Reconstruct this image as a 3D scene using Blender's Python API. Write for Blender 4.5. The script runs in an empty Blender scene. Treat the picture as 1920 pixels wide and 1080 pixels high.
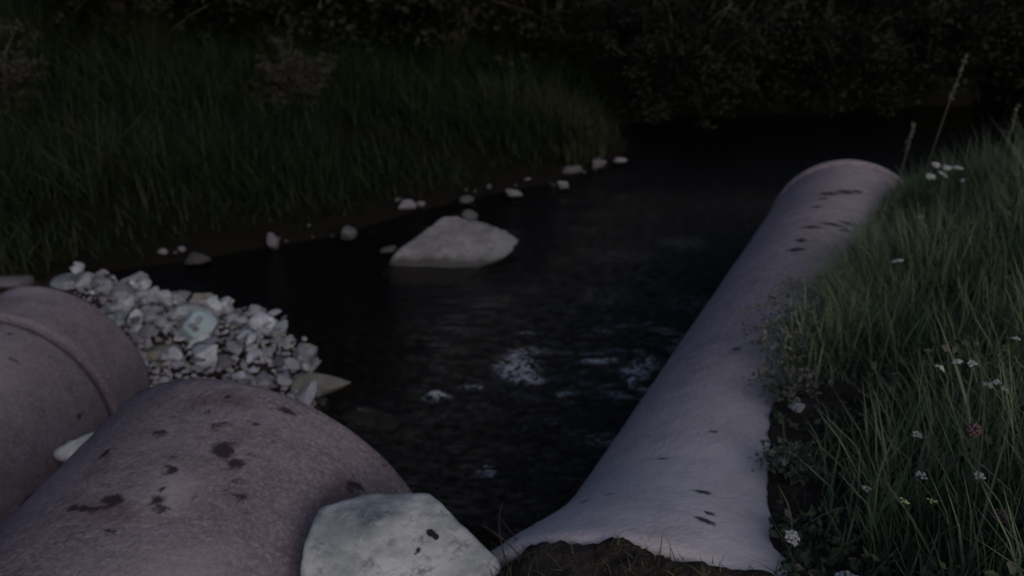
import bpy, math, numpy as np
from mathutils import Vector, Matrix
R = math.radians
SC = bpy.context.scene
COL = SC.collection

# ------------------------------------------------------------------ camera, sky, sun, exposure
CAM_Z = 2.35
cd = bpy.data.cameras.new('camera'); cam = bpy.data.objects.new('camera', cd); COL.objects.link(cam)
cam.location = (0, 0, CAM_Z); cam.rotation_euler = (R(90 - 27), 0, 0)
cd.sensor_width = 36; cd.lens = 36 * 1536 / 1920; cd.clip_start = 0.05; cd.clip_end = 400
cd.dof.use_dof = True; cd.dof.focus_distance = 1.25; cd.dof.aperture_fstop = 4.0
SC.camera = cam

SUN_EL, SUN_AZ = R(24), R(150)          # azimuth clockwise from +Y: light comes from behind the camera and its right
w = bpy.data.worlds.new('World'); SC.world = w; w.use_nodes = True
nt = w.node_tree; bg = nt.nodes['Background']
sky = nt.nodes.new('ShaderNodeTexSky'); sky.sky_type = 'NISHITA'; sky.sun_disc = False
sky.sun_elevation = SUN_EL; sky.sun_rotation = SUN_AZ; sky.air_density = 0.7; sky.dust_density = 5.0
nt.links.new(sky.outputs[0], bg.inputs[0]); bg.inputs[1].default_value = 0.11
sl = bpy.data.lights.new('sun', 'SUN'); sl.energy = 0.5; sl.angle = R(60); sl.color = (1.0, 0.93, 0.9)
so = bpy.data.objects.new('sun', sl); COL.objects.link(so)
v = Vector((math.sin(SUN_AZ) * math.cos(SUN_EL), math.cos(SUN_AZ) * math.cos(SUN_EL), math.sin(SUN_EL)))
so.rotation_euler = v.to_track_quat('Z', 'Y').to_euler(); so.location = (3, -4, 8)
SC.view_settings.view_transform = 'Standard'; SC.view_settings.look = 'None'
SC.view_settings.exposure = -0.72; SC.view_settings.gamma = 1.0
SC.cycles.max_bounces = 6; SC.cycles.transparent_max_bounces = 12

# ------------------------------------------------------------------ helpers
def _h(ix, iy, iz):
    n = (ix * 73856093) ^ (iy * 19349663) ^ (iz * 83492791)
    n = (n ^ (n >> 13)) * 1274126177 & 0x7fffffff
    return ((n ^ (n >> 16)) & 0xffff) / 65535.0
def vnoise(P):
    P = np.asarray(P, float); I = np.floor(P).astype(np.int64); f = P - I; f = f * f * (3 - 2 * f)
    r = 0
    for a in (0, 1):
        for b in (0, 1):
            for c in (0, 1):
                wgt = (f[..., 0] if a else 1 - f[..., 0]) * (f[..., 1] if b else 1 - f[..., 1]) * (f[..., 2] if c else 1 - f[..., 2])
                r = r + wgt * _h(I[..., 0] + a, I[..., 1] + b, I[..., 2] + c)
    return r * 2 - 1
def fbm(P, o=4):
    P = np.asarray(P, float); r = 0; a = 1.0; s = 0
    for k in range(o):
        r = r + a * vnoise(P + 17.3 * k); s += a; a *= .5; P = P * 2.03
    return r / s
def mesh(name, V, F, mat=None, smooth=True, attrs=None):
    """V (n,3) array; F list of arrays of equal-length faces"""
    me = bpy.data.meshes.new(name)
    V = np.asarray(V, np.float32); me.vertices.add(len(V)); me.vertices.foreach_set('co', V.ravel())
    if not isinstance(F, (list, tuple)): F = [F]
    F = [np.asarray(f, np.int32) for f in F if len(f)]
    loops = np.concatenate([f.ravel() for f in F])
    tot = np.concatenate([np.full(len(f), f.shape[1], np.int32) for f in F])
    st = np.concatenate([[0], np.cumsum(tot)[:-1]]).astype(np.int32)
    me.loops.add(len(loops)); me.loops.foreach_set('vertex_index', loops)
    me.polygons.add(len(tot)); me.polygons.foreach_set('loop_start', st); me.polygons.foreach_set('loop_total', tot)
    me.polygons.foreach_set('use_smooth', np.full(len(tot), smooth))
    me.update(calc_edges=True); me.validate()
    for k, a in (attrs or {}).items():
        at = me.attributes.new(k, 'FLOAT', 'POINT'); at.data.foreach_set('value', np.asarray(a, np.float32))
    if mat: me.materials.append(mat)
    return me
def obj(name, me, parent=None, loc=None, rot=None):
    o = bpy.data.objects.new(name, me); COL.objects.link(o)
    if parent: o.parent = parent
    if loc is not None: o.location = loc
    if rot is not None: o.rotation_euler = rot
    return o
def tag(o, label=None, cat=None, group=None, kind=None):
    for k, x in (('label', label), ('category', cat), ('group', group), ('kind', kind)):
        if x: o[k] = x
    return o
def grid_faces(nu, nv, wrap=False):
    i = np.arange(nu - 1)[:, None]; j = np.arange(nv if wrap else nv - 1)[None, :]; j2 = (j + 1) % nv
    return np.stack([i * nv + j, (i + 1) * nv + j, (i + 1) * nv + j2, i * nv + j2], -1).reshape(-1, 4)
def sm(a, b, x):
    t = np.clip((x - a) / (b - a), 0, 1); return t * t * (3 - 2 * t)

class N:
    """small node helper"""
    def __init__(s, name):
        s.m = bpy.data.materials.new(name); s.m.use_nodes = True; s.t = s.m.node_tree; s.b = s.t.nodes['Principled BSDF']; s.out = s.t.nodes['Material Output']
    def n(s, typ, ins=None, **kw):
        x = s.t.nodes.new('ShaderNode' + typ)
        for k, v_ in kw.items(): setattr(x, k, v_)
        for k, v_ in (ins or {}).items(): s.set(x.inputs[k], v_)
        return x
    def set(s, sock, v_):
        if isinstance(v_, bpy.types.NodeSocket): s.t.links.new(v_, sock)
        elif isinstance(v_, bpy.types.Node): s.t.links.new(v_.outputs[0], sock)
        else: sock.default_value = v_
    def noise(s, vec, scale, detail=4, rough=.6):
        return s.n('TexNoise', {'Vector': vec, 'Scale': scale, 'Detail': detail, 'Roughness': rough}).outputs[0]
    def ramp(s, fac, a, b, lo=0., hi=1.):
        return s.n('MapRange', {0: fac, 1: a, 2: b, 3: lo, 4: hi}, interpolation_type='SMOOTHSTEP').outputs[0]
    def mix(s, f, a, b):
        x = s.t.nodes.new('ShaderNodeMix'); x.data_type = 'RGBA'
        for k, v_ in ((0, f), (6, a), (7, b)): s.set(x.inputs[k], v_)
        return x.outputs[2]
    def math(s, op, a, b=0.):
        return s.n('Math', {0: a, 1: b}, operation=op).outputs[0]
    def attr(s, name): return s.n('Attribute', attribute_name=name).outputs['Fac']
    def bump(s, h, st, d):
        x = s.n('Bump', {'Height': h, 'Strength': st, 'Distance': d}); s.set(s.b.inputs['Normal'], x.outputs[0]); return x
def c3(r, g, b): return (r, g, b, 1)

# ------------------------------------------------------------------ materials
def concrete(name, ca, cb, pale, spec=.2):
    m = N(name); co = m.n('TexCoord').outputs['Object']
    big = m.ramp(m.noise(co, 3.0, 5), .3, .7); col = m.mix(big, ca, cb)
    stre = m.n('Mapping', {'Vector': co, 'Scale': (14, 14, 3)}).outputs[0]
    col = m.mix(m.ramp(m.noise(stre, 1.6, 5, .7), .35, .75, 0, .4), col, c3(ca[0] * .55, ca[1] * .53, ca[2] * .55))
    col = m.mix(m.ramp(m.noise(m.n('Mapping', {'Vector': co, 'Scale': (1, 2.2, 1)}).outputs[0], 9, 7, .82), .45, .62, 0, .68), col, c3(ca[0] * .5, ca[1] * .5, ca[2] * .5))
    col = m.mix(m.ramp(m.noise(m.n('Mapping', {'Vector': co, 'Scale': (1, 3, 1), 'Rotation': (0, 0, .6)}).outputs[0], 34, 5, .75), .56, .70, 0, .75), col, pale)
    col = m.mix(m.ramp(m.noise(co, 95, 3, .7), .40, .75, 0, .5), col, pale)
    col = m.mix(m.ramp(m.noise(co, 150, 2, .7), .56, .72, 0, .75), col, c3(ca[0] * .35, ca[1] * .34, ca[2] * .34))
    pit = m.n('TexVoronoi', {'Vector': co, 'Scale': 26, 'Randomness': 1.0}).outputs[0]
    col = m.mix(m.ramp(pit, .0, .10, .45, 0), col, c3(.05, .045, .05))
    pa = m.attr('pale'); st = m.attr('stain'); rd = m.attr('rust')
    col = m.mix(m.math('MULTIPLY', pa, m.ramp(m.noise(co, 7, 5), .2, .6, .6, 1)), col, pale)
    nn = m.noise(co, 46, 6, .78)
    col = m.mix(m.ramp(m.math('ADD', rd, m.math('MULTIPLY', m.math('SUBTRACT', nn, .5), 1.1)), .4, 1.0, 0, .6), col, c3(.10, .058, .062))
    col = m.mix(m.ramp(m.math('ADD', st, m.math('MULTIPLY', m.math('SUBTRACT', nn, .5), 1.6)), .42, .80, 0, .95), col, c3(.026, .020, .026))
    m.set(m.b.inputs['Base Color'], col); m.b.inputs['Roughness'].default_value = .85; m.b.inputs['Specular IOR Level'].default_value = spec
    hgt = m.math('ADD', m.noise(co, 60, 5, .7), m.math('MULTIPLY', m.noise(co, 9, 3), 1.5))
    m.bump(hgt, .55, .008)
    return m.m
M_CONC = concrete('concrete_purple', c3(.205, .175, .220), c3(.135, .112, .148), c3(.32, .295, .345))
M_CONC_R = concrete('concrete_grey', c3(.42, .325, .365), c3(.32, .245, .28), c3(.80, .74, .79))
def rockmat(name, a, b, dark, veins=.5, scale=1.0):
    m = N(name); co = m.n('TexCoord').outputs['Object']; oi = m.n('ObjectInfo').outputs['Random']
    co2 = m.n('Mapping', {'Vector': co, 'Rotation': (.5, .3, .4), 'Scale': (1, 1, 2.2)}).outputs[0]
    col = m.mix(m.ramp(m.noise(co2, 7 * scale, 6, .65), .35, .65), a, b)
    col = m.mix(m.ramp(m.noise(co2, 16 * scale, 6, .75), .5, .72, 0, veins), col, dark)
    col = m.mix(m.ramp(m.noise(co, 60 * scale, 3, .6), .58, .7, 0, .55), col, c3(min(1, a[0] * 1.5), min(1, a[1] * 1.5), min(1, a[2] * 1.5)))
    x = m.n('HueSaturation', {'Color': col}); m.set(x.inputs['Value'], m.n('MapRange', {0: oi, 1: 0, 2: 1, 3: .7, 4: 1.45}).outputs[0])
    st = m.attr('stain')
    c = m.mix(m.ramp(m.math('ADD', st, m.math('MULTIPLY', m.math('SUBTRACT', m.noise(co, 50, 4, .7), .5), .8)), .4, .6), x.outputs[0], c3(.015, .013, .015))
    pz = m.n('SeparateXYZ', {0: m.n('NewGeometry').outputs['Position']}).outputs[2]
    wetf = m.ramp(m.math('ADD', pz, m.math('MULTIPLY', m.math('SUBTRACT', m.noise(co, 9, 3), .5), .08)), .02, .07, .75, 0)
    c = m.mix(wetf, c, c3(.03, .028, .026))
    m.set(m.b.inputs['Base Color'], c); m.b.inputs['Roughness'].default_value = .75; m.b.inputs['Specular IOR Level'].default_value = .3
    m.bump(m.noise(co, 45 * scale, 6, .7), .7, .008 / scale); return m.m
M_GRAN = rockmat('pale_granite', c3(.22, .255, .285), c3(.48, .51, .56), c3(.11, .13, .155), .95, 1.0)
M_BLUE = rockmat('bluish_rock', c3(.28, .38, .44), c3(.36, .45, .50), c3(.22, .30, .35), .1, 1.5)
M_GREY = rockmat('grey_rock', c3(.33, .36, .43), c3(.54, .58, .65), c3(.09, .095, .12), .85, 1.5)
M_LILAC = rockmat('lilac_rock', c3(.28, .28, .345), c3(.46, .46, .53), c3(.08, .08, .10), .85, 1.5)
M_TAN = rockmat('tan_rock', c3(.24, .23, .20), c3(.35, .335, .30), c3(.09, .08, .07), .8, 1.5)
M_DARKR = rockmat('dark_rock', c3(.15, .15, .18), c3(.20, .20, .24), c3(.06, .06, .07), .6, 1.5)
M_SHORE = rockmat('dimmed_rock', c3(.065, .065, .075), c3(.105, .105, .12), c3(.08, .08, .09), .6, 1.5)  # base colour lowered to stand for the weaker light on far stones
M_MID = rockmat('mottled_rock', c3(.21, .21, .245), c3(.36, .37, .40), c3(.10, .095, .12), .8, .6)
M_ORANGE = rockmat('orange_rock', c3(.34, .19, .07), c3(.40, .24, .10), c3(.2, .1, .03), .4, 1.5)

m = N('ground_soil'); co = m.n('TexCoord').outputs['Object']
col = m.mix(m.ramp(m.noise(co, 6, 6, .7), .35, .65), c3(.045, .034, .034), c3(.095, .076, .072))
col = m.mix(m.ramp(m.noise(co, 55, 4, .7), .55, .72, 0, .8), col, c3(.17, .14, .135))
col = m.mix(m.ramp(m.noise(co, 22, 4, .7), .58, .7, 0, .8), col, c3(.02, .035, .014))
wet = m.n('SeparateXYZ', {0: m.n('NewGeometry').outputs['Position']}).outputs[2]
m.set(m.b.inputs['Base Color'], m.mix(m.ramp(m.n('SeparateXYZ', {0: m.n('NewGeometry').outputs['Position']}).outputs[1], 4.3, 4.8), m.mix(m.ramp(wet, .0, .15), m.mix(m.ramp(m.n('TexVoronoi', {'Vector': co, 'Scale': 13}).outputs[0], .2, .55), c3(.10, .08, .055), c3(.028, .022, .016)), col), c3(.014, .013, .010)))
m.b.inputs['Roughness'].default_value = .95; m.b.inputs['Specular IOR Level'].default_value = .1
m.bump(m.math('ADD', m.noise(co, 28, 6, .75), m.noise(co, 110, 3, .7)), .9, .03); M_SOIL = m.m

def leafmat(name, a, b, c=None, rough=.6):
    m = N(name); f = m.attr('tint')
    col = m.mix(m.ramp(f, 0, .8), a, b)
    if c: col = m.mix(m.ramp(f, .9, .97), col, c)
    m.set(m.b.inputs['Base Color'], col); m.b.inputs['Roughness'].default_value = rough; m.b.inputs['Specular IOR Level'].default_value = .25
    tr = m.n('BsdfTranslucent', {'Color': col}); mx = m.n('MixShader', {0: .25}); m.t.links.new(m.b.outputs[0], mx.inputs[1]); m.t.links.new(tr.outputs[0], mx.inputs[2])
    m.t.links.new(mx.outputs[0], m.out.inputs[0]); return m.m
M_GRASS = leafmat('shaded_grass_blades', c3(.007, .017, .006), c3(.026, .043, .017), c3(.07, .065, .045))  # far bank grass, colour darkened for the weak light near the trees
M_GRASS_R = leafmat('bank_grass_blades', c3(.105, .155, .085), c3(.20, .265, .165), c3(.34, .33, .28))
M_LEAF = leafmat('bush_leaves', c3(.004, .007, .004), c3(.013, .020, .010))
M_LEAF2 = leafmat('grey_bush_leaves', c3(.03, .028, .026), c3(.055, .052, .048))
M_WEED = leafmat('weed_leaves', c3(.045, .065, .038), c3(.11, .14, .08), c3(.20, .16, .14))
M_PALEWEED = leafmat('pale_weed_leaves', c3(.11, .125, .10), c3(.22, .235, .20))
M_STRAW = leafmat('dry_stems', c3(.14, .14, .11), c3(.22, .22, .18))
def plain(name, c, r=.8):
    m = N(name); co = m.n('TexCoord').outputs['Object']
    m.set(m.b.inputs['Base Color'], m.mix(m.noise(co, 40, 4), c3(*[x * .7 for x in c]), c3(*[min(1, x * 1.25) for x in c])))
    m.b.inputs['Roughness'].default_value = r; return m.m
M_BARK = plain('bark', (.06, .05, .045)); M_TWIG = plain('twig_bark', (.05, .038, .032)); M_PETAL = plain('white_petals', (.55, .57, .57))
M_PINK = plain('pink_petals', (.16, .09, .115)); M_YEL = plain('yellowish_petals', (.55, .56, .30)); M_STEM = plain('green_stem', (.07, .10, .05))

m = N('stream_water'); co = m.n('TexCoord').outputs['Object']
st = m.n('Mapping', {'Vector': co, 'Rotation': (0, 0, .25), 'Scale': (3.2, 10, 4)}).outputs[0]
h = m.math('ADD', m.noise(st, 2.2, 5, .6), m.math('MULTIPLY', m.noise(co, 34, 3), .25))
bp = m.n('Bump', {'Height': h, 'Strength': m.ramp(m.attr('rough'), 0, 1, .35, 1.0), 'Distance': .095})
gl = m.n('BsdfGlossy', {'Color': (1, 1, 1, 1), 'Roughness': .13, 'Normal': bp.outputs[0]})
trn = m.n('BsdfTransparent', {'Color': c3(.74, .66, .55)})
fr = m.n('Fresnel', {'IOR': 1.33, 'Normal': bp.outputs[0]})
mx = m.n('MixShader', {0: fr.outputs[0]}); m.t.links.new(trn.outputs[0], mx.inputs[1]); m.t.links.new(gl.outputs[0], mx.inputs[2])
fo = m.attr('foam')
fst = m.n('Mapping', {'Vector': co, 'Rotation': (0, 0, .5), 'Scale': (1, 1.7, 1)}).outputs[0]
fn = m.noise(fst, 12, 6, .62); ridge = m.math('SUBTRACT', 1.0, m.math('ABSOLUTE', m.math('SUBTRACT', m.math('MULTIPLY', fn, 2.0), 1.0)))
foam_glints = m.math('MULTIPLY', m.attr('rough'), m.ramp(m.noise(st, 4.2, 8, .78), .46, .72, 0, .12))  # faint foam streaks that also stand in for sky glints on the ripples
ff = m.math('MULTIPLY', m.ramp(m.math('ADD', fo, m.math('MULTIPLY', m.math('SUBTRACT', ridge, .93), 4.5)), .30, 1.15, 0, .80), m.ramp(fo, .12, .5))
ff = m.math('MAXIMUM', ff, foam_glints)
wd = m.n('BsdfDiffuse', {'Color': c3(.62, .65, .72)})
mx2 = m.n('MixShader', {0: ff}); m.t.links.new(mx.outputs[0], mx2.inputs[1]); m.t.links.new(wd.outputs[0], mx2.inputs[2])
m.t.links.new(mx2.outputs[0], m.out.inputs[0]); M_WATER = m.m

# ------------------------------------------------------------------ tube helper
def tube(pts, rad, nv=6):
    pts = np.asarray(pts, float); rad = np.broadcast_to(rad, len(pts)); T = np.gradient(pts, axis=0); T /= np.linalg.norm(T, axis=1)[:, None] + 1e-9
    ref = np.array([.31, .77, .12]); A = np.cross(T, ref); A /= np.linalg.norm(A, axis=1)[:, None]; B = np.cross(T, A); a = np.linspace(0, 6.283, nv, endpoint=False)
    V = pts[:, None, :] + rad[:, None, None] * (np.cos(a)[None, :, None] * A[:, None, :] + np.sin(a)[None, :, None] * B[:, None, :])
    return V.reshape(-1, 3), grid_faces(len(pts), nv, True)
def join(parts):
    V = []; F = []; k = 0
    for v_, f in parts: V.append(v_); F.append(f + k); k += len(v_)
    return np.concatenate(V), np.concatenate(F)
def gz(x, y): return float(ground(np.array([x]), np.array([y]))[0])

# ------------------------------------------------------------------ pipes (frames used by the ground too)
def frame(az, el):
    az, el = R(az), R(el)
    d = np.array([math.sin(az) * math.cos(el), math.cos(az) * math.cos(el), math.sin(el)])
    r = np.cross(d, [0, 0, 1]); r /= np.linalg.norm(r); return d, r, np.cross(r, d)
PR = dict(E=np.array([2.06, 4.70, .32]), az=26, el=-5, R=.445)     # right pipe, outer end
P2 = dict(E=np.array([-.68, 1.74, .74]), az=13.6, el=4.7, R=.5)    # near left pipe
P1 = dict(E=np.array([-2.15, 3.34, .21]), az=10, el=0, R=.45)      # far left pipe
dR, rR, uR = frame(PR['az'], PR['el'])
def lathe_pipe(name, label, P, segs, mat, spots=(), rust=(), pale=(), label_parts=None):
    """segs: list of (part name, [(s, radius, inner flag)...]) ; s measured backwards from the outer end is negative"""
    d, r, u = frame(P['az'], P['el'])
    root = bpy.data.objects.new(name, None); COL.objects.link(root); root.location = P['E']; root.empty_display_size = .3
    tag(root, label, 'pipe')
    L = min(s for _, pr in segs for s, _ in pr)
    for pn, prof in segs:
        # resample the profile
        ps = []
        for (s0, r0), (s1, r1) in zip(prof[:-1], prof[1:]):
            n = max(1, int(math.hypot(s1 - s0, r1 - r0) / .014)); 
            for k in range(n): t = k / n; ps.append((s0 + (s1 - s0) * t, r0 + (r1 - r0) * t))
        ps.append(prof[-1]); ps = np.array(ps); nv = 230
        a = np.linspace(0, 2 * math.pi, nv, endpoint=False)
        S = ps[:, 0][:, None] + 0 * a; Q = ps[:, 1][:, None] + 0 * a; A = a[None, :] + 0 * S
        P3 = np.stack([S * 3, np.cos(A) * 1.6, np.sin(A) * 1.6], -1)
        Q = Q + fbm(P3 * 1.3 + 5, 3) * .0025 + fbm(P3 * 11 + 9, 3) * .0016
        V = S[..., None] * d + Q[..., None] * (np.cos(A)[..., None] * u + np.sin(A)[..., None] * r)
        ang = (np.degrees(A) + 180) % 360 - 180
        outer = Q > P['R'] - .075
        def field(lst):
            f = np.zeros_like(S)
            for (s, an, ws, wa, *am) in lst:
                dd = ((S - s) / ws) ** 2 + (R(1) * (ang - an) * P['R'] / wa) ** 2
                f = np.maximum(f, (am[0] if am else .9) * np.exp(-dd * .8))
            return np.where(outer, f, 0)
        o = obj(pn, mesh(pn, V.reshape(-1, 3), grid_faces(len(ps), nv, True), mat, True,
                         dict(stain=field(spots).ravel(), rust=field(rust).ravel(), pale=field(pale).ravel())), root)
    return root
# ring of a closed part: out, end, in, back
def shell(s0, s1, ro, ri, taper=0.0):
    return [(s0, ri), (s0, ro - taper), (s0 + .012, ro), (s1 - .012, ro), (s1, ro - .012), (s1, ri), (s0, ri)]
rng = np.random.default_rng(5)
spR = [(-.74, -10, .05, .07), (-.68, 0, .06, .06), (-.62, 7, .05, .035), (-1.40, -11, .035, .07), (-1.33, 0, .035, .08), (-1.26, 7, .03, .05), (-1.38, 8, .03, .03), (-1.62, -13, .04, .035),
       (-1.76, -13, .04, .05), (-1.02, -14, .03, .04), (-.85, -12, .03, .03), (-2.85, -17, .02, .02), (-3.72, -3.8, .014, .028), (-3.83, .6, .016, .018), (-3.88, .9, .018, .028), (-3.8, -34, .018, .02), (-3.78, -28, .012, .02), (-3.4, -10, .012, .016), (-3.55, -22, .01, .022)]
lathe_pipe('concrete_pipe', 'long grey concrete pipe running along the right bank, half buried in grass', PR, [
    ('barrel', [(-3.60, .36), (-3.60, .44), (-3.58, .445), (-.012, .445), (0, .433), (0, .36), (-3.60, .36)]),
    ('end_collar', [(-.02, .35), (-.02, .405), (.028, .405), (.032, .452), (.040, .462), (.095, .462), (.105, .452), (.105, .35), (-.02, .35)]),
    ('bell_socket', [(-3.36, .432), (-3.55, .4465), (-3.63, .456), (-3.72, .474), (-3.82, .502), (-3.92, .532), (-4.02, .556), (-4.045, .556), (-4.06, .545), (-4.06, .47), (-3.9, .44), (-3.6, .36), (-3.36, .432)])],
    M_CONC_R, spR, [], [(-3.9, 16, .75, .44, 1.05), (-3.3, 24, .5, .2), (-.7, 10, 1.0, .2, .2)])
sp2 = [(-.232, 12.5, .024, .030, 1.15), (-.255, 17.5, .020, .022, 1.05), (-.425, -3.2, .018, .026, 1.2), (-.455, -9, .012, .05, 1.0), (-.285, -18.5, .020, .016, 1.05), (-.40, 6.5, .028, .02), (-.42, 9, .02, .02),
       (-.33, 23.2, .016, .02), (-.13, 15.4, .010, .014), (-.18, 6.4, .013, .018), (-.075, 3.5, .014, .018), (-.22, -6.6, .014, .03), (-.32, 4.2, .014, .03), (-.03, 51.4, .012, .012), (-.155, 9, .01, .03),
       (-.29, 21, .014, .012), (-.06, 20, .012, .03), (-.5, 2, .010, .02), (-.15, 45.5, .012, .03), (-.13, 48, .012, .03)]
sp2 += [(-.06 - .42 * rng.random(), rng.normal(2, 13), rng.uniform(.004, .012), rng.uniform(.006, .022), rng.uniform(.45, .8)) for _ in range(130)]
sp2 += [(-rng.uniform(.02, .6), rng.uniform(-25, 60), rng.uniform(.004, .010), rng.uniform(.006, .014), rng.uniform(.35, .8)) for _ in range(70)]
lathe_pipe('concrete_pipe', 'purplish concrete pipe at the lower left with muddy blotches, its end facing the stream', P2, [
    ('barrel', [(-2.4, .41), (-2.4, .49), (-2.38, .5), (-.075, .5), (-.012, .497), (0, .484), (0, .41), (-2.4, .41)])],
    M_CONC, sp2, [(-.08, 5, .05, .09), (-.11, -4, .05, .05), (-.2, 45, .12, .06), (-.45, -2, .05, .1)], [(-.6, 25, .12, .12), (-.38, 8, .05, .05)])
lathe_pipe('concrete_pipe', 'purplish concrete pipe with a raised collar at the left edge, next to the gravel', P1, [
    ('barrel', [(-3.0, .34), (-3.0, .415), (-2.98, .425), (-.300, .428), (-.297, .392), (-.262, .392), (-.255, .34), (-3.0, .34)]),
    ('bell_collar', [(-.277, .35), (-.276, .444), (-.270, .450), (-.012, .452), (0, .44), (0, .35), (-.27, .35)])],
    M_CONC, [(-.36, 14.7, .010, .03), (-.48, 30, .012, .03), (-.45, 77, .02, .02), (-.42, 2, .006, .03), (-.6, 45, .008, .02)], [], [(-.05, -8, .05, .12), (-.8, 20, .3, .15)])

# ------------------------------------------------------------------ ground and water
WATER = np.array([(.0, 2.4), (-.4, 2.65), (-.75, 3.0), (-.98, 3.41), (-1.0, 3.63), (-1.12, 3.85), (-1.44, 4.12), (-1.8, 4.2), (-2.11, 4.33), (-2.42, 4.55), (-2.75, 4.8),
                  (-2.2, 5.01), (-1.75, 5.22), (-1.24, 5.46), (-.8, 5.85), (-.38, 6.15), (.3, 6.5), (.95, 7.03), (1.15, 7.7), (1.0, 8.4), (3, 8.7), (6, 9.6), (12, 10), (12, 7.2),
                  (6, 6.3), (3.4, 5.7), (2.6, 5.15), (2.15, 4.55), (1.5, 3.25), (.95, 2.3), (.7, 2.0), (.3, 2.15)])
def sdist(x, y):
    """distance to the water's edge, positive on land"""
    sh = x.shape; x = x.ravel(); y = y.ravel(); best = np.full(len(x), 1e9); ins = np.zeros(len(x), bool); n = len(WATER)
    for i in range(n):
        ax, ay = WATER[i]; bx, by = WATER[(i + 1) % n]; ex, ey = bx - ax, by - ay
        t = np.clip(((x - ax) * ex + (y - ay) * ey) / (ex * ex + ey * ey), 0, 1)
        best = np.minimum(best, np.hypot(x - ax - t * ex, y - ay - t * ey))
        if ay != by: ins ^= ((ay > y) != (by > y)) & (x < ex * (y - ay) / ey + ax)
    return np.where(ins, -best, best).reshape(sh)
SB = np.array([-4.6, -3.87, -3.67, -3.5, -3.3, -3.0, -2.8, -2.3, -1.5, -.6, 0.02, .5]); QB = np.array([.17, .16, .11, .085, .06, .02, .02, .08, .12, .20, .28, .34])
def ground(x, y, rough=True):
    x = np.asarray(x, float); y = np.asarray(y, float); d = sdist(x, y)
    wob = fbm(np.stack([x * 1.1, y * 1.1, 0 * x], -1), 4)
    land = .07 * (1 - np.exp(-np.maximum(d, 0) / .08)) + .10 * np.clip(d, 0, 3) + .05 * np.clip(d - 3, 0, 30) + .12 * wob * sm(.2, 1.5, d)
    far = sm(7, 10, np.hypot(x, y - 1)) ; land = land + far * .25 * np.clip(np.hypot(x, y - 1) - 8, 0, 12) * .5
    bed = -.06 - .22 * (1 - np.exp(np.minimum(d, 0) / .25)) + .03 * fbm(np.stack([x * 5, y * 5, 0 * x], -1), 3)
    h = np.where(d > 0, land, bed + 0.06 * np.exp(np.minimum(d, 0) / .04))
    # the embankment below the camera
    emb = np.interp(y, [-60, -3, .2, .9, 1.2, 1.4, 1.6, 1.9, 2.2, 2.45], [1.3, 1.25, 1.15, 1.02, .90, .76, .58, .30, .06, -.5])
    h = np.where(x < 3, np.maximum(h, emb * sm(-.80, -.42, x) + (1 - sm(-.80, -.42, x)) * np.minimum(emb, .18 + .4 * sm(1.2, -.5, y))), h)
    # heaped gravel between the left pipes
    h = h + .10 * np.exp(-(((x + 1.75) / .55) ** 2 + ((y - 3.75) / .35) ** 2)) + .16 * np.exp(-(((x + 2.45) / .35) ** 2 + ((y - 4.15) / .3) ** 2))
    # right bank, rising beside the half buried pipe
    rx, ry = x - PR['E'][0], y - PR['E'][1]
    dh = dR[:2] / np.linalg.norm(dR[:2]); s = (rx * dh[0] + ry * dh[1]) / math.cos(R(PR['el'])); q = rx * dh[1] - ry * dh[0]
    axz = PR['E'][2] + s * dR[2]; qb = np.interp(s, SB, QB) + .022 * fbm(np.stack([s * 9, 0 * s, 0 * s], -1), 3)
    rad = np.interp(s, [-4.06, -3.92, -3.72, -3.5, 0], [.556, .532, .474, .445, .445])
    surf = axz + np.sqrt(np.maximum(rad ** 2 - qb ** 2, .01))
    up = surf + .18 * np.clip(q - qb, 0, 1.2) + .08 * np.clip(q - qb - 1.2, 0, 4) + .02 * wob
    lowr = surf + 4.0 * (q - qb)
    hr = np.where(q > qb, up, lowr)
    hr = hr - 1.0 * np.clip(s - .02, 0, 9) * 1.0 - .6 * sm(-.15, .25, s) * 1
    hr = np.where(d < 0, np.minimum(hr, -0.05 + 0 * hr) if False else hr, hr)
    h = np.where((q > -.6) & (s < 1.5), np.maximum(h, hr), h)
    # earth slumped over the socket of the right pipe
    ye = np.interp(x, [-.4, -.2, -.06, .02, .1, .2, .29, .38, .49, .7, 1.2], [1.0, 1.15, 1.235, 1.235, 1.205, 1.155, 1.11, 1.08, 1.09, 1.10, 1.1]) + .018 * fbm(np.stack([x * 20, y * 20, 0 * x], -1), 4)
    top = np.interp(x, [-.4, -.2, -.06, .02, .1, .2, .29, .38, .49, .7, 1.5], [.88, .98, 1.08, 1.135, 1.185, 1.225, 1.238, 1.23, 1.205, 1.17, 1.2])
    h = np.maximum(h, np.where((x > -.6) & (x < 1.6), top + np.minimum(ye - y, 0) * 4.5 + np.clip(ye - y, 0, 2) * .05, -9))
    if rough:
        k = sm(-.1, .2, d) * .03 + .006
        h = h + k * fbm(np.stack([x * 7, y * 7, 0 * x], -1), 4) + k * .35 * fbm(np.stack([x * 31, y * 31, 0 * x], -1), 2)
    return h
def axis(c, step, lo, hi, fine_lo, fine_hi):
    a = list(np.arange(fine_lo, fine_hi, step)); st_ = step; x = a[-1]
    while x < hi: st_ *= 1.12; x += st_; a.append(x)
    st_ = step; x = a[0]
    while x > lo: st_ *= 1.12; x -= st_; a.insert(0, x)
    return np.array(a)
gx = axis(0, .028, -90, 90, -3.4, 3.4); gy = axis(0, .028, -60, 130, .6, 5.2)
gx = np.unique(np.round(np.concatenate([gx, np.arange(-.35, 1.15, .0095)]), 5)); gy = np.unique(np.round(np.concatenate([gy, np.arange(.95, 2.6, .0095)]), 5))
X, Y = np.meshgrid(gx, gy, indexing='ij'); Z = ground(X, Y)
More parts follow.
